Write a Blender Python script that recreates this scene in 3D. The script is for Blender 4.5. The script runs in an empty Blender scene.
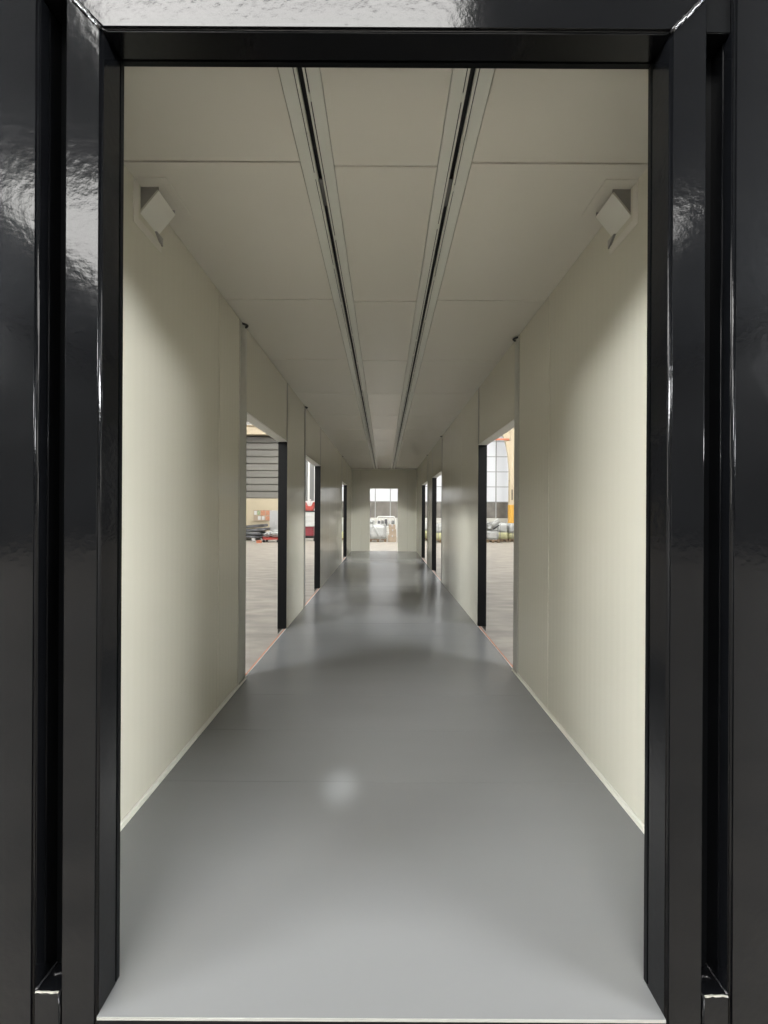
import bpy, bmesh, math, random
from mathutils import Vector, Matrix
random.seed(7)
S = bpy.context.scene
C = S.collection
R = math.radians

# ------------------------------------------------------------------ camera
CAMZ = 1.39
cam_d = bpy.data.cameras.new('camera')
cam_d.sensor_fit = 'VERTICAL'
cam_d.sensor_height = 36.0
cam_d.lens = 36.0 * 370.0 / 1024.0
cam_d.clip_start = 0.05
cam_d.clip_end = 200
cam = bpy.data.objects.new('camera', cam_d)
cam.location = (0, 0, CAMZ)
cam.rotation_euler = (R(90), R(-0.3), 0)
C.objects.link(cam)
S.camera = cam

# ------------------------------------------------------------------ world, light, exposure
w = bpy.data.worlds.new('world'); S.world = w; w.use_nodes = True
w.node_tree.nodes['Background'].inputs[0].default_value = (0.85, 0.93, 1.0, 1)
w.node_tree.nodes['Background'].inputs[1].default_value = 0.6
SKYLIGHT = 15.0          # daylight behind the roof strips, shared by the added back bay ones
REAR_WINDOW = 7.0       # daylight behind the window band behind the photographer
BACK_WINDOW = 0.50      # daylight behind the north window wall
SIDE_WINDOW = 110.0
S.view_settings.view_transform = 'Standard'
S.view_settings.look = 'None'
S.view_settings.gamma = 1.0
S.view_settings.use_curve_mapping = False
S.view_settings.exposure = 0.10

def added_spot_lamp():  # unseen lamp without a fixture, added to make the bright patch on the floor
    d = bpy.data.lights.new('added_floor_spot', 'SPOT'); d.energy = 5500; d.spot_size = R(1.05); d.spot_blend = 1.0
    d.shadow_soft_size = 0.05; d.color = (0.95, 0.98, 1.0)
    o = bpy.data.objects.new('added_floor_spot', d); C.objects.link(o)
    o.location = (0.6, -6.2, 9.0)
    v = Vector((-0.215, 1.87, 0)) - o.location
    o.rotation_euler = v.to_track_quat('-Z', 'Y').to_euler()
added_spot_lamp()

# ------------------------------------------------------------------ materials
def nm(name):
    m = bpy.data.materials.new(name); m.use_nodes = True
    nt = m.node_tree
    return m, nt, nt.nodes['Principled BSDF']

def mat(name, col, rough=0.5, metal=0.0, var=0.0, vscale=3.0, bump=0.0, bscale=40.0, stretch=(1, 1, 1), spec=0.5, coat=0.0, rvar=0.0):
    m, nt, b = nm(name)
    N, L = nt.nodes, nt.links
    b.inputs['Base Color'].default_value = (*col, 1)
    b.inputs['Roughness'].default_value = rough
    b.inputs['Metallic'].default_value = metal
    b.inputs['Specular IOR Level'].default_value = spec
    if coat: b.inputs['Coat Weight'].default_value = coat; b.inputs['Coat Roughness'].default_value = 0.08
    tc = N.new('ShaderNodeTexCoord'); mp = N.new('ShaderNodeMapping'); mp.inputs['Scale'].default_value = stretch
    g = N.new('ShaderNodeNewGeometry')
    L.new(g.outputs['Position'], mp.inputs[0])
    if var > 0:
        n = N.new('ShaderNodeTexNoise'); n.inputs['Scale'].default_value = vscale; n.inputs['Detail'].default_value = 6
        L.new(mp.outputs[0], n.inputs['Vector'])
        cr = N.new('ShaderNodeValToRGB')
        cr.color_ramp.elements[0].position = 0.3; cr.color_ramp.elements[1].position = 0.7
        cr.color_ramp.elements[0].color = (*[c * (1 - var) for c in col], 1)
        cr.color_ramp.elements[1].color = (*[min(1, c * (1 + var)) for c in col], 1)
        L.new(n.outputs['Fac'], cr.inputs[0]); L.new(cr.outputs[0], b.inputs['Base Color'])
        if rvar > 0:
            mr = N.new('ShaderNodeMapRange'); mr.inputs['To Min'].default_value = max(0, rough - rvar); mr.inputs['To Max'].default_value = rough + rvar
            L.new(n.outputs['Fac'], mr.inputs[0]); L.new(mr.outputs[0], b.inputs['Roughness'])
    if bump > 0:
        n2 = N.new('ShaderNodeTexNoise'); n2.inputs['Scale'].default_value = bscale; n2.inputs['Detail'].default_value = 3
        L.new(mp.outputs[0], n2.inputs['Vector'])
        bp = N.new('ShaderNodeBump'); bp.inputs['Strength'].default_value = bump; bp.inputs['Distance'].default_value = 0.01
        L.new(n2.outputs['Fac'], bp.inputs['Height']); L.new(bp.outputs[0], b.inputs['Normal'])
    return m

def rib_mat(name, col, rough, axis='Y', pitch=0.05, strength=0.12):
    """coated sandwich panel: fine vertical micro ribs as relief"""
    m, nt, b = nm(name)
    N, L = nt.nodes, nt.links
    b.inputs['Base Color'].default_value = (*col, 1)
    b.inputs['Roughness'].default_value = rough
    g = N.new('ShaderNodeNewGeometry')
    wv = N.new('ShaderNodeTexWave'); wv.bands_direction = axis; wv.inputs['Scale'].default_value = 1.0 / pitch / 3.1416 * 0.5 * 2
    wv.inputs['Distortion'].default_value = 0
    L.new(g.outputs['Position'], wv.inputs['Vector'])
    n = N.new('ShaderNodeTexNoise'); n.inputs['Scale'].default_value = 1.6; n.inputs['Detail'].default_value = 2
    L.new(g.outputs['Position'], n.inputs['Vector'])
    b1 = N.new('ShaderNodeBump'); b1.inputs['Strength'].default_value = strength; b1.inputs['Distance'].default_value = 0.002
    L.new(wv.outputs['Fac'], b1.inputs['Height'])
    b2 = N.new('ShaderNodeBump'); b2.inputs['Strength'].default_value = 0.12; b2.inputs['Distance'].default_value = 0.02
    L.new(n.outputs['Fac'], b2.inputs['Height']); L.new(b1.outputs[0], b2.inputs['Normal'])
    L.new(b2.outputs[0], b.inputs['Normal'])
    return m

def emit(name, col, strength):
    m, nt, b = nm(name)
    b.inputs['Base Color'].default_value = (0.2, 0.2, 0.2, 1)
    b.inputs['Roughness'].default_value = 0.4
    b.inputs['Emission Color'].default_value = (*col, 1)
    b.inputs['Emission Strength'].default_value = strength
    return m

M = {}
M['black'] = mat('black_gloss_paint', (0.0035, 0.0038, 0.0045), 0.12, bump=0.055, bscale=45, var=0.15, vscale=6, rvar=0.03, spec=0.25)
M['black_satin'] = mat('black_satin_paint', (0.0025, 0.0028, 0.0033), 0.35, spec=0.12, bump=0.02, bscale=60)
M['weld'] = mat('painted_weld', (0.02, 0.02, 0.022), 0.14, bump=0.5, bscale=120, coat=0.5)
M['chip'] = mat('chipped_edge', (0.33, 0.32, 0.28), 0.35, var=0.3, vscale=60)
M['wall'] = rib_mat('cream_panel', (0.60, 0.58, 0.485), 0.19, 'Y', 0.05, 0.14)
M['wall_x'] = rib_mat('cream_panel_end', (0.60, 0.58, 0.485), 0.19, 'X', 0.05, 0.30)
M['ceil'] = mat('ceiling_panel_coat', (0.66, 0.635, 0.565), 0.26, bump=0.04, bscale=1.5)
M['trim'] = mat('cream_trim_coat', (0.66, 0.65, 0.58), 0.4)
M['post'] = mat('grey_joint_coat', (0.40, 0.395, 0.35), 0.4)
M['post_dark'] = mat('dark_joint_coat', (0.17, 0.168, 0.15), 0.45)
M['track'] = mat('white_aluminium', (0.63, 0.63, 0.575), 0.42)
M['dark'] = mat('dark_recess', (0.012, 0.012, 0.013), 0.6)
M['joiner'] = mat('grey_joiner', (0.13, 0.13, 0.125), 0.5)
M['floor'] = mat('grey_vinyl', (0.208, 0.212, 0.213), 0.22, var=0.03, vscale=2.0, bump=0.09, bscale=6.5, stretch=(0.3, 1.6, 1))
M['sill'] = mat('sill_metal', (0.40, 0.40, 0.37), 0.4, metal=0.3)
M['orange'] = mat('orange_primer', (0.50, 0.17, 0.09), 0.55, var=0.3, vscale=20)
M['white'] = mat('white_paint', (0.52, 0.52, 0.50), 0.45)
M['foam'] = mat('dark_sealant', (0.05, 0.05, 0.045), 0.8)
M['cover_end'] = mat('grey_cover_end', (0.30, 0.29, 0.27), 0.5)  # darker metal, with the shade on the end plates mixed into its grey
M['concrete'] = mat('hall_concrete', (0.25, 0.226, 0.192), 0.5, var=0.30, vscale=4.5, stretch=(0.5, 1.3, 1), rvar=0.1)
M['roof'] = mat('hall_roof_sheet', (0.13, 0.135, 0.14), 0.6, var=0.1, vscale=0.6)
M['hall_wall'] = mat('hall_cream_wall', (0.43, 0.37, 0.26), 0.7, var=0.06, vscale=0.8)
M['hall_grey'] = mat('hall_grey_wall', (0.13, 0.13, 0.125), 0.6, var=0.05, vscale=1.0)
M['hall_white'] = mat('hall_white_wall', (0.46, 0.45, 0.41), 0.6, var=0.05, vscale=1.0)
M['shutter'] = mat('grey_cladding', (0.155, 0.148, 0.128), 0.5, var=0.12, vscale=0.7, stretch=(0.3, 1, 3))
M['glass_dark'] = mat('dark_window_glass', (0.13, 0.12, 0.105), 0.25, var=0.25, vscale=1.5)
M['mullion'] = mat('pale_mullion', (0.26, 0.26, 0.25), 0.5)
M['cream'] = mat('cream_steel', (0.50, 0.42, 0.29), 0.5)
M['yellow'] = mat('yellow_steel', (0.62, 0.34, 0.05), 0.45)
M['wood'] = mat('pallet_timber', (0.2, 0.14, 0.085), 0.8, var=0.25, vscale=8)
M['wrap'] = mat('white_wrap_film', (0.42, 0.425, 0.41), 0.3, bump=0.6, bscale=9, var=0.06, vscale=5)
M['foamblock'] = mat('pale_yellow_foam', (0.44, 0.43, 0.25), 0.75, var=0.1, vscale=5)
M['charcoal'] = mat('charcoal_film', (0.075, 0.075, 0.08), 0.35, bump=0.5, bscale=5, var=0.3, vscale=3)
M['red'] = mat('red_paint', (0.36, 0.045, 0.03), 0.45, var=0.15, vscale=6)
M['maroon'] = mat('dark_red_paint', (0.22, 0.02, 0.03), 0.4)
M['rubber'] = mat('black_rubber', (0.02, 0.02, 0.02), 0.7)
M['carton'] = mat('tan_carton', (0.33, 0.26, 0.19), 0.8, var=0.1, vscale=6)
M['steel'] = mat('galvanised_steel', (0.5, 0.5, 0.5), 0.4, metal=0.7)
M['paper_a'] = mat('orange_print', (0.42, 0.2, 0.12), 0.8, var=0.4, vscale=12)
M['paper_b'] = mat('green_print', (0.27, 0.34, 0.2), 0.8, var=0.4, vscale=12)
M['paper_c'] = mat('white_print', (0.5, 0.5, 0.48), 0.8)
M['cabinet'] = mat('pale_grey_cabinet', (0.38, 0.38, 0.375), 0.5, var=0.05)
M['skylight'] = emit('skylight_sheet', (1.0, 0.99, 0.96), SKYLIGHT)
M['rearwin'] = emit('rear_window_sheet', (1.0, 0.975, 0.90), REAR_WINDOW)
M['backwin'] = emit('translucent_pane', (0.96, 0.98, 1.0), BACK_WINDOW)
M['sidewin'] = emit('side_window_sheet', (0.96, 0.98, 1.0), SIDE_WINDOW)

# ------------------------------------------------------------------ helpers
def link_mesh(name, verts, faces, m, parent=None, smooth=False, bev=0.0, seg=1):
    me = bpy.data.meshes.new(name)
    me.from_pydata([tuple(v) for v in verts], [], faces)
    bm = bmesh.new(); bm.from_mesh(me)
    bmesh.ops.recalc_face_normals(bm, faces=bm.faces)
    if bev > 0:
        rb = bmesh.ops.bevel(bm, geom=[e for e in bm.edges], offset=bev, segments=seg, affect='EDGES', clamp_overlap=True)
        if seg > 1:
            for f in rb['faces']: f.smooth = True
    if smooth:
        for f in bm.faces: f.smooth = True
    bm.to_mesh(me); bm.free()
    me.materials.append(M[m] if isinstance(m, str) else m)
    o = bpy.data.objects.new(name, me); C.objects.link(o)
    if parent: o.parent = parent
    return o

BF = [(0, 3, 2, 1), (4, 5, 6, 7), (0, 1, 5, 4), (1, 2, 6, 5), (2, 3, 7, 6), (3, 0, 4, 7)]
def bv(x0, x1, y0, y1, z0, z1):
    return [(x0, y0, z0), (x1, y0, z0), (x1, y1, z0), (x0, y1, z0), (x0, y0, z1), (x1, y0, z1), (x1, y1, z1), (x0, y1, z1)]
def box(name, x0, x1, y0, y1, z0, z1, m, parent=None, bev=0.0, seg=1):
    if x0 > x1: x0, x1 = x1, x0
    return link_mesh(name, bv(x0, x1, y0, y1, z0, z1), BF, m, parent, bev=bev, seg=seg)
def boxes(name, lst, m, parent=None):
    V, F = [], []
    for b in lst:
        n = len(V); V += bv(*b); F += [tuple(i + n for i in f) for f in BF]
    return link_mesh(name, V, F, m, parent)
def prism(name, poly, axis, a, b, m, parent=None, bev=0.0, seg=1):
    """extrude a 2D polygon along an axis from a to b"""
    def P(p, t):
        return {'x': (t, p[0], p[1]), 'y': (p[0], t, p[1]), 'z': (p[0], p[1], t)}[axis]
    n = len(poly)
    V = [P(p, a) for p in poly] + [P(p, b) for p in poly]
    F = [tuple(range(n)), tuple(range(2 * n - 1, n - 1, -1))] + [(i, (i + 1) % n, n + (i + 1) % n, n + i) for i in range(n)]
    return link_mesh(name, V, F, m, parent, bev=bev, seg=seg)
def empty(name, loc=(0, 0, 0), parent=None):
    o = bpy.data.objects.new(name, None); C.objects.link(o); o.location = loc; o.empty_display_size = 0.1
    if parent: o.parent = parent
    return o
def tag(o, label, cat=None, group=None, kind=None):
    o['label'] = label
    if cat: o['category'] = cat
    if group: o['group'] = group
    if kind: o['kind'] = kind
    return o
def struct(o, label=None):
    o['kind'] = 'structure'
    if label: o['label'] = label
    return o
def tube(name, pts, r, m, parent=None, n=8):
    V, F = [], []
    pts = [Vector(p) for p in pts]
    for i, p in enumerate(pts):
        d = (pts[min(i + 1, len(pts) - 1)] - pts[max(i - 1, 0)]).normalized()
        u = d.orthogonal().normalized(); v = d.cross(u)
        if i: 
            u = (pu - d * pu.dot(d)).normalized(); v = d.cross(u)
        pu = u
        for k in range(n):
            a = 2 * math.pi * k / n
            V.append(p + u * math.cos(a) * r + v * math.sin(a) * r)
    for i in range(len(pts) - 1):
        for k in range(n):
            F.append((i * n + k, i * n + (k + 1) % n, (i + 1) * n + (k + 1) % n, (i + 1) * n + k))
    F.append(tuple(range(n - 1, -1, -1))); F.append(tuple(range((len(pts) - 1) * n, len(pts) * n)))
    return link_mesh(name, V, F, m, parent, smooth=True)
def lump(name, x0, x1, y0, y1, z0, z1, m, parent=None, amp=0.03, cuts=3, round_=0.05):
    """a wrapped bundle: box with softened edges and crumpled faces"""
    bm = bmesh.new()
    bmesh.ops.create_cube(bm, size=1)
    bmesh.ops.scale(bm, vec=(x1 - x0, y1 - y0, z1 - z0), verts=bm.verts)
    bmesh.ops.translate(bm, vec=((x0 + x1) / 2, (y0 + y1) / 2, (z0 + z1) / 2), verts=bm.verts)
    bmesh.ops.bevel(bm, geom=bm.edges[:], offset=round_, segments=2, affect='EDGES')
    bmesh.ops.subdivide_edges(bm, edges=bm.edges[:], cuts=cuts, use_grid_fill=True)
    for v in bm.verts:
        if v.co.z > z0 + 0.02:
            v.co += Vector((random.uniform(-1, 1), random.uniform(-1, 1), random.uniform(-1, 1))) * amp
    for f in bm.faces: f.smooth = True
    me = bpy.data.meshes.new(name); bm.to_mesh(me); bm.free()
    me.materials.append(M[m])
    o = bpy.data.objects.new(name, me); C.objects.link(o)
    if parent: o.parent = parent
    return o

# ------------------------------------------------------------------ dimensions
HW = 1.15            # half the clear width
ZC = CAMZ + 1.52     # ceiling height
YF, YB = 1.016, 1.093 # front face and back of the entrance frame
YE = 13.10           # inner face of the end wall
TW = 0.10            # wall thickness
ZD = 2.222           # door head
HF = -0.18           # hall floor level
LD = [(3.08, 4.39), (5.41, 6.70), (10.11, 11.45)]
RD = [(3.27, 4.53), (7.40, 8.86), (9.82, 11.28)]

# ------------------------------------------------------------------ hall shell
HX0, HX1, HY0, HY1, HZ = -16.0, 16.0, -26.0, 24.0, CAMZ + 8.0
hf = struct(box('hall_floor', HX0, HX1, HY0, HY1, HF - 0.2, HF, 'concrete'), 'worn beige concrete floor of the factory hall')
# roof with three translucent strips, and three more added to light the back bay
roof = struct(empty('hall_roof', (0, 0, HZ)), 'grey sheet metal roof of the hall')
sky = [(-10.0, -6.1, -13, -7.2), (-4.8, 1.2, -8, -3.5), (7.5, 8.2, -12, -8), (-9.8, -7.4, 9, 19), (7.4, 9.8, 9, 19), (-3.0, 3.0, 15.0, 22.0)]
n_win = 1
gx = sorted({HX0, HX1, *[v for q in sky for v in q[:2]]}); gy = sorted({HY0, HY1, *[v for q in sky for v in q[2:]]})
for i in range(len(gx) - 1):
    run = HY0
    for j in range(len(gy) - 1):
        cx, cy = (gx[i] + gx[i + 1]) / 2, (gy[j] + gy[j + 1]) / 2
        if any(q[0] < cx < q[1] and q[2] < cy < q[3] for q in sky):
            if gy[j] > run: box('roof_sheet', gx[i], gx[i + 1], run, gy[j], 0, 0.15, 'roof', roof)
            run = gy[j + 1]
    if HY1 > run: box('roof_sheet', gx[i], gx[i + 1], run, HY1, 0, 0.15, 'roof', roof)
for a, b, c, d in sky:
    struct(box('window_%d' % n_win, a, b, c, d, HZ + 0.03, HZ + 0.10, 'skylight'), 'translucent skylight panel in the hall roof, those over the back bay added for light'); n_win += 1
# rear wall (behind the photographer) with a wide window band
wr = struct(empty('wall_rear'), 'rear hall wall behind the entrance')
box('wall_base', HX0, HX1, HY0 - 0.2, HY0, HF, 3.0, 'hall_grey', wr)
box('wall_top', HX0, HX1, HY0 - 0.2, HY0, 8.2, HZ + 0.15, 'hall_grey', wr)
box('wall_pier', HX0, -12, HY0 - 0.2, HY0, 3.0, 8.2, 'hall_grey', wr)
box('wall_pier', 12, HX1, HY0 - 0.2, HY0, 3.0, 8.2, 'hall_grey', wr)
struct(box('window_%d' % n_win, -12, 12, HY0 - 0.12, HY0 - 0.06, 3.0, 8.2, 'rearwin'), 'wide daylight window band in the rear hall wall'); n_win += 1
# side walls
for nme, x, s in (('wall_hall_left', HX0, -1), ('wall_hall_right', HX1, 1)):
    ws = struct(empty(nme), 'long side wall of the hall')
    box('wall_base', x, x + s * 0.2, HY0, HY1, HF, 6.4, 'hall_grey', ws)
    box('wall_top', x, x + s * 0.2, HY0, HY1, 8.5, HZ + 0.15, 'hall_grey', ws)
    box('wall_pier', x, x + s * 0.2, HY0, -10, 6.4, 8.5, 'hall_grey', ws)
    box('wall_pier', x, x + s * 0.2, -3, HY1, 6.4, 8.5, 'hall_grey', ws)
    struct(box('window_%d' % n_win, x + s * 0.06, x + s * 0.12, -10, -3, 6.4, 8.5, 'sidewin'), 'side window band of the hall'); n_win += 1

# back wall: low white parapet, dark glazing, translucent panes above, mullions
wb = struct(empty('wall_back', (0, HY1, 0)), 'glazed back wall of the hall seen through the openings')
def B(name, x0, x1, y0, y1, z0, z1, m, bev=0.0):      # part of the back wall, world coordinates
    o = box(name, x0, x1, y0 - HY1, y1 - HY1, z0, z1, m, wb, bev); return o
B('wall_base', -5.9, HX1, HY1, HY1 + 0.25, HF, 1.02, 'hall_white')
B('wall_base', HX0, -5.9, HY1, HY1 + 0.25, HF, 2.23, 'hall_wall')
B('wall_top', HX0, HX1, HY1, HY1 + 0.25, 6.35, HZ + 0.15, 'hall_white')
px, pz = 0.98, [2.08, 3.06, 4.04, 5.02, 6.00, 6.35]
x = 7.27 - 13 * px
xcols = []
while x < 15: xcols.append(x); x += px
for i in range(len(xcols) - 1):
    a, b = xcols[i], xcols[i + 1]
    B('lower_pane', a + 0.03, b - 0.03, HY1 + 0.08, HY1 + 0.11, 1.02, 2.05, 'glass_dark')
    for k in range(len(pz) - 1):
        B('upper_pane', a + 0.012, b - 0.012, HY1 + 0.08, HY1 + 0.11, pz[k] + 0.015, pz[k + 1] - 0.01, 'backwin')
for a in xcols:
    B('mullion', a - 0.03, a + 0.03, HY1 + 0.02, HY1 + 0.14, 1.02, 6.35, 'mullion')
for z in pz[:-1]:
    B('transom', xcols[0], xcols[-1], HY1 + 0.05, HY1 + 0.14, z - 0.02, z + 0.02, 'mullion')
B('wall_pier', xcols[-1] + 0.03, HX1, HY1, HY1 + 0.25, 1.02, 6.35, 'hall_white')
B('wall_backing', -5.9, xcols[-1], HY1 + 0.16, HY1 + 0.25, 1.02, 6.35, 'hall_white')
# left bay: horizontal ribbed cladding boards above the cream wall
z = 2.23
while z < 6.2:
    z1 = min(z + 0.44, 6.25)
    prism('cladding_board', [(HY1 + 0.0 - HY1, z + 0.01), (-0.03, z + 0.05), (-0.03, z1 - 0.05), (0.0, z1 - 0.01), (0.1, z1 - 0.01), (0.1, z + 0.01)], 'x', HX0, -5.9, 'shutter', wb)
    z += 0.45
B('cladding_backing', HX0, -5.9, HY1 + 0.1, HY1 + 0.25, 2.23, 6.35, 'dark')
# crane runway beam in front of the cladding
cb = tag(empty('crane_beam', (-12, 23.3, 6.2)), 'cream steel crane beam high above the grey cladding', 'beam')
prism('girder', [(-0.2, 0.0), (0.2, 0.0), (0.2, 0.05), (0.03, 0.05), (0.03, 0.55), (0.2, 0.55), (0.2, 0.6), (-0.2, 0.6), (-0.2, 0.55), (-0.03, 0.55), (-0.03, 0.05), (-0.2, 0.05)], 'x', -11.5, 6.3, 'cream', cb)
box('rail', -11.5, 6.3, -0.04, 0.04, 0.6, 0.66, 'steel', cb)
for s in (-11.0, 6.1): box('bracket', s - 0.15, s + 0.15, -0.1, 0.7, -0.1, 0.0, 'cream', cb)

# ------------------------------------------------------------------ container shell
floor = struct(empty('floor'), 'grey vinyl covered boards of the corridor floor')
G = 0.0008
prism('floor_board', [(-0.7815, YF), (0.7815, YF), (0.7815, YB), (HW, YB), (HW, 1.905 - G), (-HW, 1.905 - G), (-HW, YB), (-0.7815, YB)], 'z', -0.02, 0.0, 'floor', floor)
y = 1.905
while y < YE + 0.1:
    y1 = min(y + 0.4525, YE + 0.12)
    e = 0.0002 if y < 3.0 else 0.0007
    za, zb = random.uniform(-e, 0), random.uniform(-e, 0)      # boards lie very slightly out of level
    v = bv(-HW, HW, y + G, y1 - G, -0.02, 0.0)
    v = [(p[0], p[1], p[2] if p[2] < -0.01 else (za if p[1] < y + 0.1 else zb)) for p in v]
    link_mesh('floor_board', v, BF, 'floor', floor)
    y = y1
box('subfloor', -1.16, 1.16, YB, YE + 0.12, -0.06, -0.02, 'dark', floor)

ceil = struct(empty('ceiling'), 'cream coated ceiling panels of the corridor')
TI, TO = 0.2275, 0.3725
def ceil_col(x0, x1, off):
    ys = [YB] + [1.628 + off + 1.045 * k for k in range(12) if 1.628 + off + 1.045 * k < YE - 0.3] + [YE]
    for a, b in zip(ys[:-1], ys[1:]):
        box('ceiling_panel', x0 + 0.0012, x1 - 0.0012, a + 0.0035, b - 0.0035, ZC, ZC + 0.03, 'ceil', ceil, bev=0.0012)
ceil_col(-TI, TI, 0.0)
ceil_col(-HW, -TO, -0.018)
ceil_col(TO, HW, -0.018)
box('roof_deck', -1.25, 1.25, YB, YE + 0.12, ZC + 0.045, ZC + 0.11, 'black_satin', ceil)

def side_wall(name, s, doors, splits, posts, label):
    wl = struct(empty(name), label)
    xi, xo = s * HW, s * (HW + TW)
    solid = []; y = YB
    for a, b in doors:
        solid.append((y, a)); y = b
    solid.append((y, YE + 0.1))
    for a, b in solid:
        cuts = [a] + [c for c in splits if a + 0.02 < c < b - 0.02] + [b]
        for c0, c1 in zip(cuts[:-1], cuts[1:]):
            box('wall_panel', xi, xo, c0 + 0.0035, c1 - 0.0035, 0.0, ZC + 0.04, 'wall', wl, bev=0.0015)
        box('outer_skin', xo, xo + s * 0.004, a, b, -0.06, ZC + 0.1, 'black', wl)
    for a, b in doors:
        box('header_panel', xi, xo, a + 0.0035, b - 0.0035, ZD, ZC + 0.04, 'wall', wl, bev=0.0015)
        box('outer_skin', xo, xo + s * 0.004, a, b, ZD, ZC + 0.1, 'black', wl)
    for c in [q for ab in doors for q in ab] + [q for q in splits[1:]]:
        z0 = ZD if any(abs(c - q) < 1e-6 for ab in doors for q in ab) else 0.0
        box('joint_seal', xi + s * 0.0015, xi + s * 0.02, c - 0.004, c + 0.004, z0 + 0.001, ZC + 0.03, 'foam', wl)
    for a, b in doors:
        box('joint_strip', xi - s * 0.0015, xi, b - 0.03 - 0.002 * b, b + 0.002 * b, ZD, ZC - 0.002, 'post_dark', wl)
    for a, b in posts:
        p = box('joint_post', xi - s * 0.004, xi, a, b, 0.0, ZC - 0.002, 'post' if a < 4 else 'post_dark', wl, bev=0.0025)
        c = tube('sealant_cap', [(xi - s * (0.004 + 0.03 * math.sin(t)), (a + b) / 2 - 0.035 + 0.07 * t / 3.1416, ZC - 0.012 ) for t in [0, .5, 1, 1.57, 2.1, 2.6, 3.14]], 0.008, 'foam', p, 6)
    return wl
side_wall('wall_left', -1, LD, [2.575, 2.93, 5.31, 7.83, 8.98, 10.01, 12.3], [(2.935, 3.075), (5.32, 5.405), (10.03, 10.105)], 'cream ribbed sandwich panels of the left corridor wall')
side_wall('wall_right', 1, RD, [2.585, 3.16, 5.5, 6.45, 7.31, 9.73, 12.2], [(3.165, 3.265), (7.32, 7.395), (9.74, 9.815)], 'cream ribbed sandwich panels of the right corridor wall')

dn = 1
for s, doors in ((-1, LD), (1, RD)):
    for a, b in doors:
        d = struct(empty('door_%d' % dn, (s * HW, (a + b) / 2, 0)), 'open side doorway with a black lined jamb'); dn += 1
        cy = (a + b) / 2; h = (b - a) / 2
        x0, x1 = s * 0.0, s * (TW + 0.006)
        box('jamb', x0, x1, h - 0.008, h, 0, ZD, 'black_satin', d, bev=0.001)
        box('jamb', x0, x1, -h, -h + 0.008, 0, ZD, 'black_satin', d, bev=0.001)
        box('head', x0, x1, -h + 0.008, h - 0.008, ZD - 0.008, ZD, 'track', d)
        box('sill_strip', 0.0, s * 0.010, -h, h, -0.02, 0.003, 'white', d)
        box('primer_strip', s * 0.010, s * 0.026, -h, h, -0.02, 0.0005, 'orange', d)
        box('bottom_rail', s * 0.0, s * 0.104, -h, h, -0.18, -0.13, 'black', d)

# end wall with the far doorway
we = struct(empty('wall_end', (0, YE, 0)), 'cream panel end wall around the far doorway')
ZE = CAMZ + 0.836
ex0, ex1 = -0.505, 0.49
box('wall_panel', -HW, -0.83, 0, 0.1, 0, ZC + 0.04, 'wall_x', we, bev=0.0015)
box('wall_panel', -0.827, ex0, 0, 0.1, 0, ZC + 0.04, 'wall_x', we, bev=0.0015)
box('wall_panel', ex1, 0.83, 0, 0.1, 0, ZC + 0.04, 'wall_x', we, bev=0.0015)
box('wall_panel', 0.833, HW, 0, 0.1, 0, ZC + 0.04, 'wall_x', we, bev=0.0015)
box('header_panel', ex0 + 0.001, ex1 - 0.001, 0, 0.1, ZE, ZC + 0.04, 'wall_x', we, bev=0.0015)
box('outer_skin', -1.25, ex0, 0.1, 0.104, -0.06, ZC + 0.1, 'black', we)
box('outer_skin', ex1, 1.25, 0.1, 0.104, -0.06, ZC + 0.1, 'black', we)
box('outer_skin', ex0, ex1, 0.1, 0.104, ZE, ZC + 0.1, 'black', we)
struct(box('trim_1', -HW, HW, YE - 0.015, YE, ZC - 0.03, ZC, 'trim', bev=0.002), 'cream cornice strip over the end wall')
d = struct(empty('door_%d' % dn, ((ex0 + ex1) / 2, YE, 0)), 'open far end doorway')
hx = (ex1 - ex0) / 2
for s in (-1, 1): box('jamb', s * hx, s * (hx - 0.006), 0.0, 0.104, 0, ZE, 'trim', d)
box('head', -hx, hx, 0, 0.104, ZE - 0.006, ZE, 'trim', d)

# baseboards: small cream angle strips, cut at the doorways
for nme, s, doors in (('baseboard_left', -1, LD), ('baseboard_right', 1, RD)):
    bb = struct(empty(nme), 'small cream angle strip at the foot of the corridor wall')
    y = YB
    for a, b in doors[:1]:
        t = 0.022
        prism('angle_strip', [(s * HW, 0), (s * (HW - 0.016), 0), (s * (HW - 0.016), 0.004), (s * (HW - 0.004), 0.008), (s * (HW - 0.004), t), (s * HW, t)], 'y', y, a, 'trim', bb)
        y = b

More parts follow.
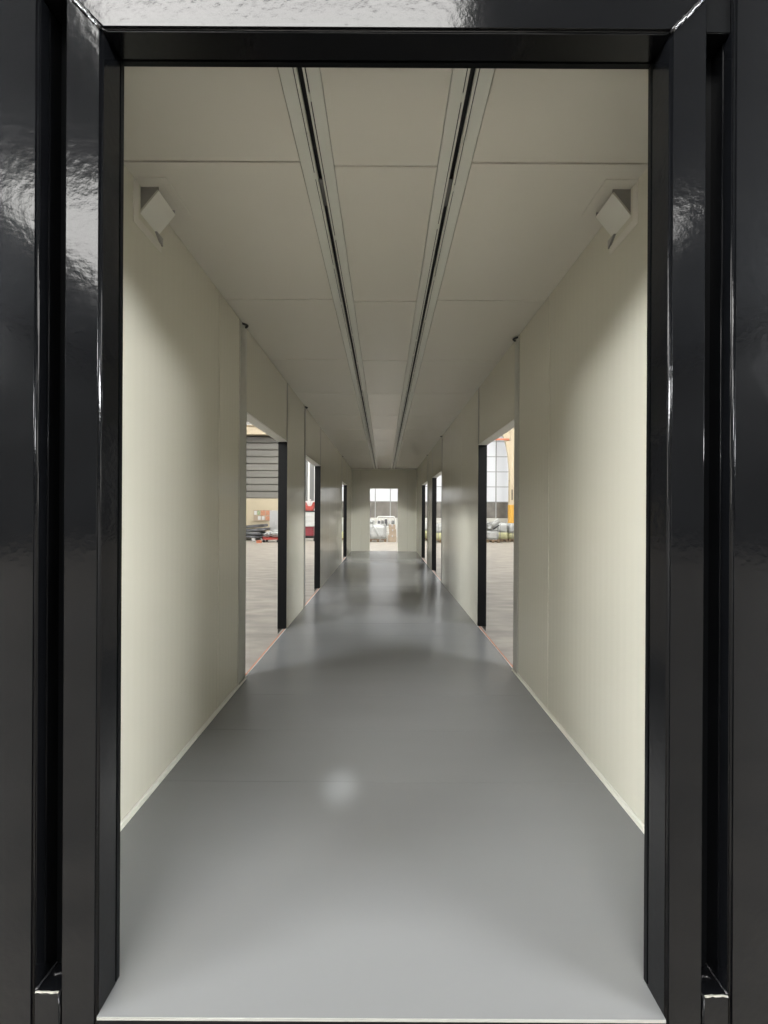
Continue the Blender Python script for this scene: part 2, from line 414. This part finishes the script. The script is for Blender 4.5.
# ------------------------------------------------------------------ entrance frame
fr = tag(empty('entrance_frame', (0, YF, HF)), 'glossy black welded steel entrance frame around the corridor opening', 'frame')
def FB(name, x0, x1, y0, y1, z0, z1, m='black', bev=0.008, parent=fr):
    o = box(name, x0, x1, y0 - YF, y1 - YF, z0 - HF, z1 - HF, m, parent, bev, 5); return o
def lab(o, t): o['label'] = t; return o
ZT = CAMZ + 1.324
PI_, PO = 0.7815, 0.885
CH = 0.956
for s in (-1, 1):
    p = prism('door_post', [(s * PI_, 0.0), (s * PO, 0.0), (s * PO, ZT + PO - PI_ - HF), (s * PI_, ZT - HF)], 'y', 0, YB - YF, 'black', fr, 0.008, 5)
    FB('corner_post', s * CH, s * 1.25, YF, YB + 0.02, HF, 3.12)
    FB('channel_back', s * (PO - 0.01), s * 1.2, YB - 0.004, YB + 0.012, HF, 3.1, 'black_satin', 0.0)
    FB('inner_lining', s * 0.7825, s * (PO - 0.012), YB - 0.001, YB + 0.012, 0, ZC + 0.03, 'black_satin', 0.0)
    # seam of the two plates that form the channel side
    FB('channel_seam', s * (CH - 0.0022), s * (CH + 0.003), YF + 0.034, YF + 0.038, 0.064, 2.80, 'black', 0.0008)
    FB('channel_foot', s * PO, s * CH, YF + 0.001, YB - 0.006, HF, 0.063, 'black', 0.003)
    # weld runs at the foot of the channel: a chipped front edge and two beads
    V = [(s * (PO + 0.004 + (CH - PO - 0.008) * k / 9), 0.002 + random.uniform(-.001, .001), 0.0635 - HF + random.uniform(-.0008, .0012)) for k in range(10)]
    lab(tube('weld_bead', V, 0.0024, 'chip', fr, 6), 'bare metal weld edge')
    V = [(s * (CH - 0.003), 0.004 + 0.07 * k / 12, 0.066 - HF + random.uniform(-.002, .002)) for k in range(13)]
    tube('weld_bead', V, 0.0035, 'weld', fr, 6)
    V = [(s * (PO + 0.002 + 0.05 * k / 7), 0.040 + random.uniform(-.003, .003), 0.065 - HF + random.uniform(-.001, .003)) for k in range(8)]
    tube('weld_bead', V, 0.0030, 'weld', fr, 6)
    # mitre weld between post and head
    V = [(s * (PI_ + 0.004 + 0.098 * k / 14) + random.uniform(-.002, .002), -0.0005, ZT + 0.004 + 0.098 * k / 14 - HF + random.uniform(-.004, .004)) for k in range(15)]
    tube('weld_bead', V, 0.0065, 'weld', fr, 6)
FB('channel_cap', PO, CH, YF + 0.012, YB - 0.006, ZT + 0.012, 3.05, 'black_satin', 0.002)
FB('channel_cap', -PO, -CH, YF + 0.012, YB - 0.006, ZT + 0.10, 3.05, 'black_satin', 0.002)
prism('head_beam', [(-PI_, ZT - HF), (PI_, ZT - HF), (PO, ZT + PO - PI_ - HF), (-PO, ZT + PO - PI_ - HF)], 'y', 0, YB - YF, 'black', fr, 0.008, 5)
FB('top_rail', -PO, PO, YF, YB + 0.02, ZT + 0.105, 3.12)
FB('head_lining', -0.9, 0.9, YB - 0.001, YB + 0.012, ZT + 0.002, 3.1, 'black_satin', 0.0)
FB('bottom_beam', -PI_, PI_, YF + 0.004, YB + 0.02, HF, -0.021)
FB('sill_face', -0.78, 0.78, YF - 0.0022, YF - 0.0002, -0.024, -0.0072, 'black_satin', 0.0)
FB('edge_strip', -0.78, 0.78, YF - 0.0025, YF - 0.0002, -0.007, 0.0005, 'sill', 0.0004)

# ------------------------------------------------------------------ ceiling slot diffusers
def slot(s, label):
    t = tag(empty('slot_diffuser', (s * 0.30, YB, ZC)), label, 'air diffuser', 'slot diffusers along the corridor ceiling')
    L = YE - YB - 0.02
    c = 0.30
    def X(a, b, z0, z1, name, m, y0=0.003, y1=L, bev=0.0):
        return box(name, s * (a - c), s * (b - c), y0, y1, z0, z1, m, t, bev)
    X(TI + 0.0015, 0.2765, -0.0012, 0.02, 'flange', 'track', bev=0.0008)
    X(0.3225, TO - 0.0015, -0.0012, 0.02, 'flange', 'track', bev=0.0008)
    X(0.2805, 0.2885, -0.0022, 0.02, 'rib', 'track', bev=0.0008)
    X(0.3090, 0.3185, -0.0022, 0.02, 'rib', 'track', bev=0.0008)
    X(TI + 0.001, TO - 0.001, 0.030, 0.036, 'backing', 'dark')
    X(0.2765, 0.2805, 0.004, 0.030, 'gap_liner', 'dark')
    X(0.3185, 0.3225, 0.004, 0.030, 'gap_liner', 'dark')
    for yj in (1.70, 4.74, 7.74, 10.74):
        X(0.2885, 0.3090, 0.006, 0.012, 'joiner_plate', 'joiner', yj - YB, yj + 0.145 - YB)
    rr = random.Random(5 + s)
    y = 0.25
    while y < L - 0.3:
        a = rr.choice([0.2765, 0.3185])
        X(a, a + 0.004, -0.001, 0.004, 'clip', 'track', y, y + 0.028)
        y += rr.uniform(0.22, 0.55)
slot(-1, 'long white slot diffuser with black slit, left of the ceiling centre')
slot(1, 'long white slot diffuser with black slit, right of the ceiling centre')

# ------------------------------------------------------------------ corner covers
def cover(s, label):
    t = tag(empty('corner_cover', (s * HW, 1.684, ZC)), label, 'bracket cover', 'corner covers under the ceiling')
    y0, y1 = 0.040, 0.190      # relative to 1.684
    q = -s
    def pt(xo, y, dz): return (q * xo, y, -dz)
    # sloping face plate with thickness, closing end plates
    V = [pt(0.086, y0 + .01, 0.020), pt(0.0, y0 + .01, 0.126), pt(0.0, y1, 0.126), pt(0.086, y1, 0.020)]
    V += [pt(0.080, y0 + .01, 0.014), pt(0.0, y0 + .01, 0.112), pt(0.0, y1, 0.112), pt(0.080, y1, 0.014)]
    link_mesh('face_plate', V, [(0, 1, 2, 3), (4, 7, 6, 5), (0, 4, 5, 1), (2, 6, 7, 3), (0, 3, 7, 4), (1, 5, 6, 2)], 'trim', t)
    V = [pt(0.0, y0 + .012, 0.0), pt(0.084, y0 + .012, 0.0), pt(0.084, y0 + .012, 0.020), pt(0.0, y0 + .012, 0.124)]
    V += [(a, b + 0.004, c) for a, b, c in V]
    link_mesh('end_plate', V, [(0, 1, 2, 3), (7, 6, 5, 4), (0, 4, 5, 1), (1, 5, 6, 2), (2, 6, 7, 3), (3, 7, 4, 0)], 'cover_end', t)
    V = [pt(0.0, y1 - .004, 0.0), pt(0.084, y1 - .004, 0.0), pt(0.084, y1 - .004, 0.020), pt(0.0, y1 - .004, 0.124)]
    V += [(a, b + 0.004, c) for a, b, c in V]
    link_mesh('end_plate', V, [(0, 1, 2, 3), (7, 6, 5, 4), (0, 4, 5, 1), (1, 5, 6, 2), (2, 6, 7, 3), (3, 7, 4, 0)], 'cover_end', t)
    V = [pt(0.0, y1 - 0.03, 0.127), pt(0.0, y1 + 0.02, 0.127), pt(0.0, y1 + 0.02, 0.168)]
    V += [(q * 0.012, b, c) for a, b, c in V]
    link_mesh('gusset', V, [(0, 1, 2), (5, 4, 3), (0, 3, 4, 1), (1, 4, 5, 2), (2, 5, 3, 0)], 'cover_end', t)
    h = 0.004
    # flange strips: on the wall and on the ceiling
    def W(ya, yb, da, db): box('flange', q * 0.0, q * h, ya, yb, -db, -da, 'ceil', t, 0.001)
    def K(ya, yb, xa, xb): box('flange', q * xa, q * xb, ya, yb, -h, 0, 'ceil', t, 0.001)
    W(0.0, 0.034, h, 0.20); W(0.034, 0.21, 0.160, 0.20)
    K(0.0, 0.034, 0.0, 0.15); K(0.034, 0.21, 0.112, 0.15)
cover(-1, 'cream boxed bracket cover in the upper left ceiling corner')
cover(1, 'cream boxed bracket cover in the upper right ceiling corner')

# ------------------------------------------------------------------ things in the hall
def pallet(parent, w, d):
    for k in range(5):
        a = -w / 2 + k * (w - 0.12) / 4
        box('deck_board', a, a + 0.12, -d / 2, d / 2, 0.12, 0.144, 'wood', parent)
    for yy in (-d / 2, -0.05, d / 2 - 0.1):
        box('bearer', -w / 2, w / 2, yy, yy + 0.1, 0.098, 0.12, 'wood', parent)
        for xx in (-w / 2, -0.06, w / 2 - 0.12): box('block', xx, xx + 0.12, yy, yy + 0.1, 0.0, 0.098, 'wood', parent)
def foam_load(x, y, w, h1, h2, label, group='foam loads on pallets by the back wall'):
    t = tag(empty('pallet_load', (x, y, HF)), label, 'pallet load', group)
    pallet(t, w, 0.8)
    lump('foam_block', -w / 2 + .02, w / 2 - .02, -0.38, 0.38, 0.146, h1, 'foamblock', t, 0.008, 2, 0.03)
    lump('wrapped_bundle', -w / 2 + .03, w / 2 - .03, -0.37, 0.37, h1 + 0.01, h2, 'wrap', t, 0.014, 3, 0.04)
    tube('strap', [(-w * .18, -0.395, 0.16), (-w * .18, -0.395, h2 - .05), (-w * .18, -0.33, h2 + .012), (-w * .18, 0.33, h2 + .012)], 0.012, 'mullion', t, 6)
    return t
foam_load(6.38, 20.3, 0.62, 0.50, 1.02, 'pallet of yellow foam and white bundle, middle of right doorway view')
foam_load(7.06, 20.4, 0.62, 0.46, 0.98, 'pallet of yellow foam and white bundle below the yellow column')
foam_load(2.95, 19.6, 0.70, 0.50, 0.95, 'wrapped pallet load glimpsed through the second right doorway')
foam_load(2.15, 20.6, 0.66, 0.55, 1.0, 'wrapped pallet load glimpsed through the farthest right doorway')
foam_load(-2.35, 20.3, 0.70, 0.50, 1.0, 'wrapped pallet load glimpsed through the farthest left doorway')

# silver wrapped machine at the left edge of the right doorway view
t = tag(empty('wrapped_machine', (5.72, 19.7, HF)), 'machine under crumpled silver white film with tilted black handle', 'machine')
pallet(t, 0.7, 0.7)
lump('machine_body', -0.32, 0.32, -0.3, 0.3, 0.146, 0.62, 'wrap', t, 0.03, 3, 0.06)
lump('film_top', -0.36, 0.22, -0.3, 0.3, 0.64, 1.05, 'wrap', t, 0.05, 3, 0.10)
a = lump('tilted_panel', -0.25, 0.25, -0.31, -0.25, -0.12, 0.12, 'wrap', t, 0.012, 2, 0.02); a.rotation_euler = (0, R(-38), 0); a.location = (0.12, -0.05, 1.02)
tube('handle', [(-0.02, -0.38, 0.70), (0.14, -0.38, 0.80), (0.30, -0.38, 0.92)], 0.035, 'rubber', t)

# cream portal column with curved haunch and yellow lower part
t = tag(empty('steel_column', (7.90, 23.0, HF)), 'cream steel hall column with yellow lower part and curved haunch', 'column')
box('base_plate', -0.32, 0.32, -0.25, 0.25, 0, 0.03, 'steel', t)
box('yellow_guard', -0.14, 0.24, -0.19, 0.19, 0.9, 2.05, 'yellow', t, 0.01)
prism('shaft', [(-0.13, -0.15), (0.23, -0.15), (0.23, -0.12), (0.07, -0.12), (0.07, 0.12), (0.23, 0.12), (0.23, 0.15), (-0.13, 0.15), (-0.13, 0.12), (0.03, 0.12), (0.03, -0.12), (-0.13, -0.12)], 'z', 0.03, 9.2, 'cream', t)
P = [(0.23, 3.2)] + [(-0.13 - 0.75 * (1 - math.cos(u * math.pi / 2)), 3.6 + 3.1 * math.sin(u * math.pi / 2)) for u in [k / 10 for k in range(11)]] + [(-0.88, 9.1), (0.23, 9.1)]
prism('haunch', P, 'y', -0.10, 0.10, 'cream', t)
box('plate_slot', -0.03, 0.03, -0.165, -0.15, 2.35, 3.0, 'rubber', t)
t2 = tag(box('crane_rail', -0.7, 0.2, -0.05, 0.05, -0.06, 0.06, 'orange', bev=0.01), 'short orange rail stub beside the cream column haunch', 'rail'); t2.location = (7.5, 22.85, CAMZ + 4.52)

# left doorway view: stacked charcoal sheets
t = tag(empty('sheet_stack', (-6.95, 20.2, HF)), 'untidy stack of charcoal wrapped sheets on white bearers', 'sheet stack')
for xx in (-0.55, 0.0, 0.5): box('bearer', xx - 0.08, xx + 0.08, -0.5, 0.5, 0.0, 0.14, 'white', t, 0.01)
for k, (a, b, z0, z1, tilt) in enumerate([(-0.75, 0.50, 0.15, 0.27, 0), (-0.72, 0.42, 0.28, 0.43, 2), (-0.78, 0.62, 0.46, 0.60, -3), (-0.74, 0.50, 0.63, 0.78, -5)]):
    o = lump('wrapped_sheet', a, b, -0.45, 0.45, -(z1 - z0) / 2, (z1 - z0) / 2, 'charcoal', t, 0.016, 3, 0.03)
    o.location = (0, 0, (z0 + z1) / 2 + 0.02 * k); o.rotation_euler = (0, R(tilt), 0)
o = lump('pale_sheet', -0.70, 0.35, -0.46, 0.46, 0.43, 0.47, 'cabinet', t, 0.008, 2, 0.01)
# red trolley with white bags
t = tag(empty('red_trolley', (-5.72, 19.0, HF)), 'low red steel trolley heaped with crumpled white bags', 'trolley')
boxes('frame', [(-0.45, 0.45, -0.3, -0.24, 0.14, 0.28), (-0.45, 0.45, 0.24, 0.3, 0.14, 0.28), (-0.45, -0.39, -0.3, 0.3, 0.14, 0.28), (0.39, 0.45, -0.3, 0.3, 0.14, 0.28), (-0.45, 0.45, -0.3, 0.3, 0.24, 0.27)], 'red', t)
for xx in (-0.36, 0.36):
    for yy in (-0.26, 0.26):
        tube('wheel', [(xx, yy - 0.03, 0.07), (xx, yy + 0.03, 0.07)], 0.07, 'rubber', t, 14)
for (a, b, z0, z1) in [(-0.42, 0.0, 0.28, 0.52), (-0.05, 0.42, 0.28, 0.60)]:
    tb = lump('bag', a, b, -0.26, 0.26, z0, z1, 'wrap', t, 0.03, 3, 0.09)
t = tag(empty('orange_crate', (-6.20, 18.4, HF)), 'tiny orange crate on the floor before the charcoal stack', 'crate')
boxes('body', [(-0.11, 0.11, -0.09, 0.09, 0, 0.02), (-0.11, -0.095, -0.09, 0.09, 0.02, 0.13), (0.095, 0.11, -0.09, 0.09, 0.02, 0.13), (-0.095, 0.095, -0.09, -0.075, 0.02, 0.13), (-0.095, 0.095, 0.075, 0.09, 0.02, 0.13)], 'orange', t)
box('rim', -0.12, 0.12, -0.10, -0.09, 0.115, 0.14, 'orange', t)
# cabinet
t = tag(empty('steel_cabinet', (-6.20, 21.6, HF)), 'pale grey steel cabinet behind the red trolley', 'cabinet')
box('body', -0.40, 0.40, -0.25, 0.25, 0.08, 1.62, 'cabinet', t, 0.01)
box('plinth', -0.38, 0.38, -0.22, 0.22, 0.0, 0.08, 'rubber', t)
for s in (-1, 1):
    dd = box('cabinet_door', s * 0.005, s * 0.39, -0.265, -0.25, 0.11, 1.60, 'cabinet', t, 0.003)
    box('handle', s * 0.03, s * 0.05, -0.285, -0.265, 0.8, 0.98, 'steel', dd)
# notice board on the cream wall
t = tag(empty('notice_board', (-7.85, 23.95, 1.12)), 'notice board with orange and green sheets on the cream wall', 'notice board')
box('board', -0.58, 0.58, -0.02, 0.04, -0.36, 0.36, 'carton', t, 0.004)
for k, (a, b, z0, z1, m) in enumerate([(-0.54, -0.38, 0.05, 0.3, 'paper_c'), (-0.34, -0.16, 0.04, 0.32, 'paper_b'), (-0.12, 0.16, 0.0, 0.33, 'paper_a'), (0.2, 0.54, 0.02, 0.32, 'paper_a'), (-0.3, -0.12, -0.28, -0.04, 'paper_c'), (-0.05, 0.12, -0.28, -0.05, 'paper_c'), (0.2, 0.5, -0.3, -0.05, 'paper_a')]):
    box('sheet', a, b, -0.024, -0.02, z0, z1, m, t)

# second left doorway view: red and white mixing machine, white framed louvre window behind
t = tag(empty('hopper_machine', (-4.02, 20.0, HF)), 'white machine with a red hopper on top and dark red base', 'machine')
box('base', -0.30, 0.26, -0.3, 0.3, 0.28, 0.76, 'maroon', t, 0.02)
boxes('feet', [(-0.42, -0.30, -0.35, 0.35, 0.0, 0.14), (0.28, 0.42, -0.35, 0.35, 0.0, 0.14), (-0.42, 0.42, -0.05, 0.05, 0.14, 0.28), (-0.30, 0.26, -0.25, 0.25, 0.20, 0.28)], 'rubber', t)
for k in range(3): box('body_panel', -0.42, 0.42, -0.38, 0.38, 0.78 + 0.26 * k, 1.025 + 0.26 * k, 'white', t, 0.015)
box('top_tray', -0.44, 0.44, -0.4, 0.4, 1.555, 1.62, 'rubber', t, 0.005)
hp = prism('hopper', [(-0.18, 1.62), (0.18, 1.62), (0.30, 2.08), (0.22, 2.08), (0.12, 1.86), (-0.12, 1.86), (-0.22, 2.08), (-0.30, 2.08)], 'y', -0.22, 0.22, 'red', t, 0.01)
box('spout', -0.06, 0.06, -0.1, 0.1, 1.86, 2.24, 'white', t, 0.01)
t = tag(empty('tall_louvre_frame', (-4.78, 23.6, HF)), 'tall white frame with two dark vertical slots by the back wall', 'frame')
for xx in (-0.46, -0.08, 0.32): box('upright', xx, xx + 0.12, -0.08, 0.08, 0.0, 5.2, 'white', t, 0.01)
for zz in (2.1, 5.05): box('crossbar', -0.46, 0.44, -0.07, 0.07, zz, zz + 0.15, 'white', t, 0.01)
for xx in (-0.34, 0.04): box('slot_panel', xx, xx + 0.28, -0.02, 0.02, 2.25, 5.05, 'joiner', t)
box('lower_panel', -0.34, 0.32, -0.02, 0.02, 0.02, 2.1, 'white', t)

# far doorway view: wrapped crate, white rack, cartons
t = tag(empty('wrapped_crate', (-0.32, 19.8, HF)), 'large white wrapped crate on a dark pallet beyond the far doorway', 'crate')
pallet(t, 0.9, 0.8)
lump('wrapped_load', -0.44, 0.44, -0.4, 0.4, 0.148, 0.92, 'wrap', t, 0.015, 3, 0.04)
a = lump('film_fold', -0.06, 0.06, -0.44, -0.40, -0.45, 0.45, 'wrap', t, 0.008, 2, 0.015); a.rotation_euler = (0, R(-28), 0); a.location = (-0.05, 0, 0.52)
lump('top_bundle', -0.50, -0.15, -0.3, 0.3, 0.94, 1.16, 'wrap', t, 0.03, 3, 0.07)
t = tag(empty('storage_rack', (0.12, 21.4, HF)), 'white tubular rack full of dark parts beyond the far doorway', 'rack')
for xx in (-0.52, 0.52):
    for yy in (-0.3, 0.3): tube('upright', [(xx, yy, 0.0), (xx, yy, 1.10), (xx * 0.96, yy, 1.24), (xx * 0.88, yy, 1.30)], 0.03, 'white', t)
for yy in (-0.3, 0.3): tube('top_rail', [(-0.46, yy, 1.30), (0.46, yy, 1.30)], 0.03, 'white', t)
for zz in (0.35, 0.72): box('shelf', -0.54, 0.54, -0.32, 0.32, zz, zz + 0.03, 'white', t)
rr = random.Random(11)
for k, nth in enumerate(['leftmost', 'second from left', 'middle', 'second from right', 'rightmost']):
    xx = -0.40 + k * 0.20
    h_ = rr.uniform(0.22, 0.42)
    o = tag(empty('machine_part', (0.12 + xx, 21.4, HF + 0.751)), 'small dark part on the white rack shelf, %s of the five' % nth, 'machine part', 'parts on the rack')
    lump('housing', -0.08, 0.08, -0.2, 0.2, 0.0, h_, ['charcoal', 'joiner', 'charcoal', 'cabinet', 'joiner'][k], o, 0.01, 1, 0.02)
    tube('shaft', [(0, 0, h_ - 0.02), (0.01, 0, h_ + 0.07)], 0.025, 'steel', o)
cart = []
for k, (x, z0, w_, h_) in enumerate([(0.44, 0.0, 0.42, 0.36), (0.46, 0.365, 0.36, 0.30), (0.43, 0.67, 0.34, 0.24)]):
    t = tag(empty('carton', (x, 19.6, HF + z0)), ['tan carton on the floor, lowest of its pile beyond the far doorway', 'tan carton in the middle of the pile beyond the far doorway', 'tan carton on top of the pile beyond the far doorway'][k], 'carton', 'cartons beyond the far doorway')
    box('body', -w_ / 2, w_ / 2, -0.2, 0.2, 0, h_, 'carton', t, 0.005)
    box('tape', -0.03, 0.03, -0.202, 0.202, h_ - 0.10, h_ + 0.002, 'cabinet', t)
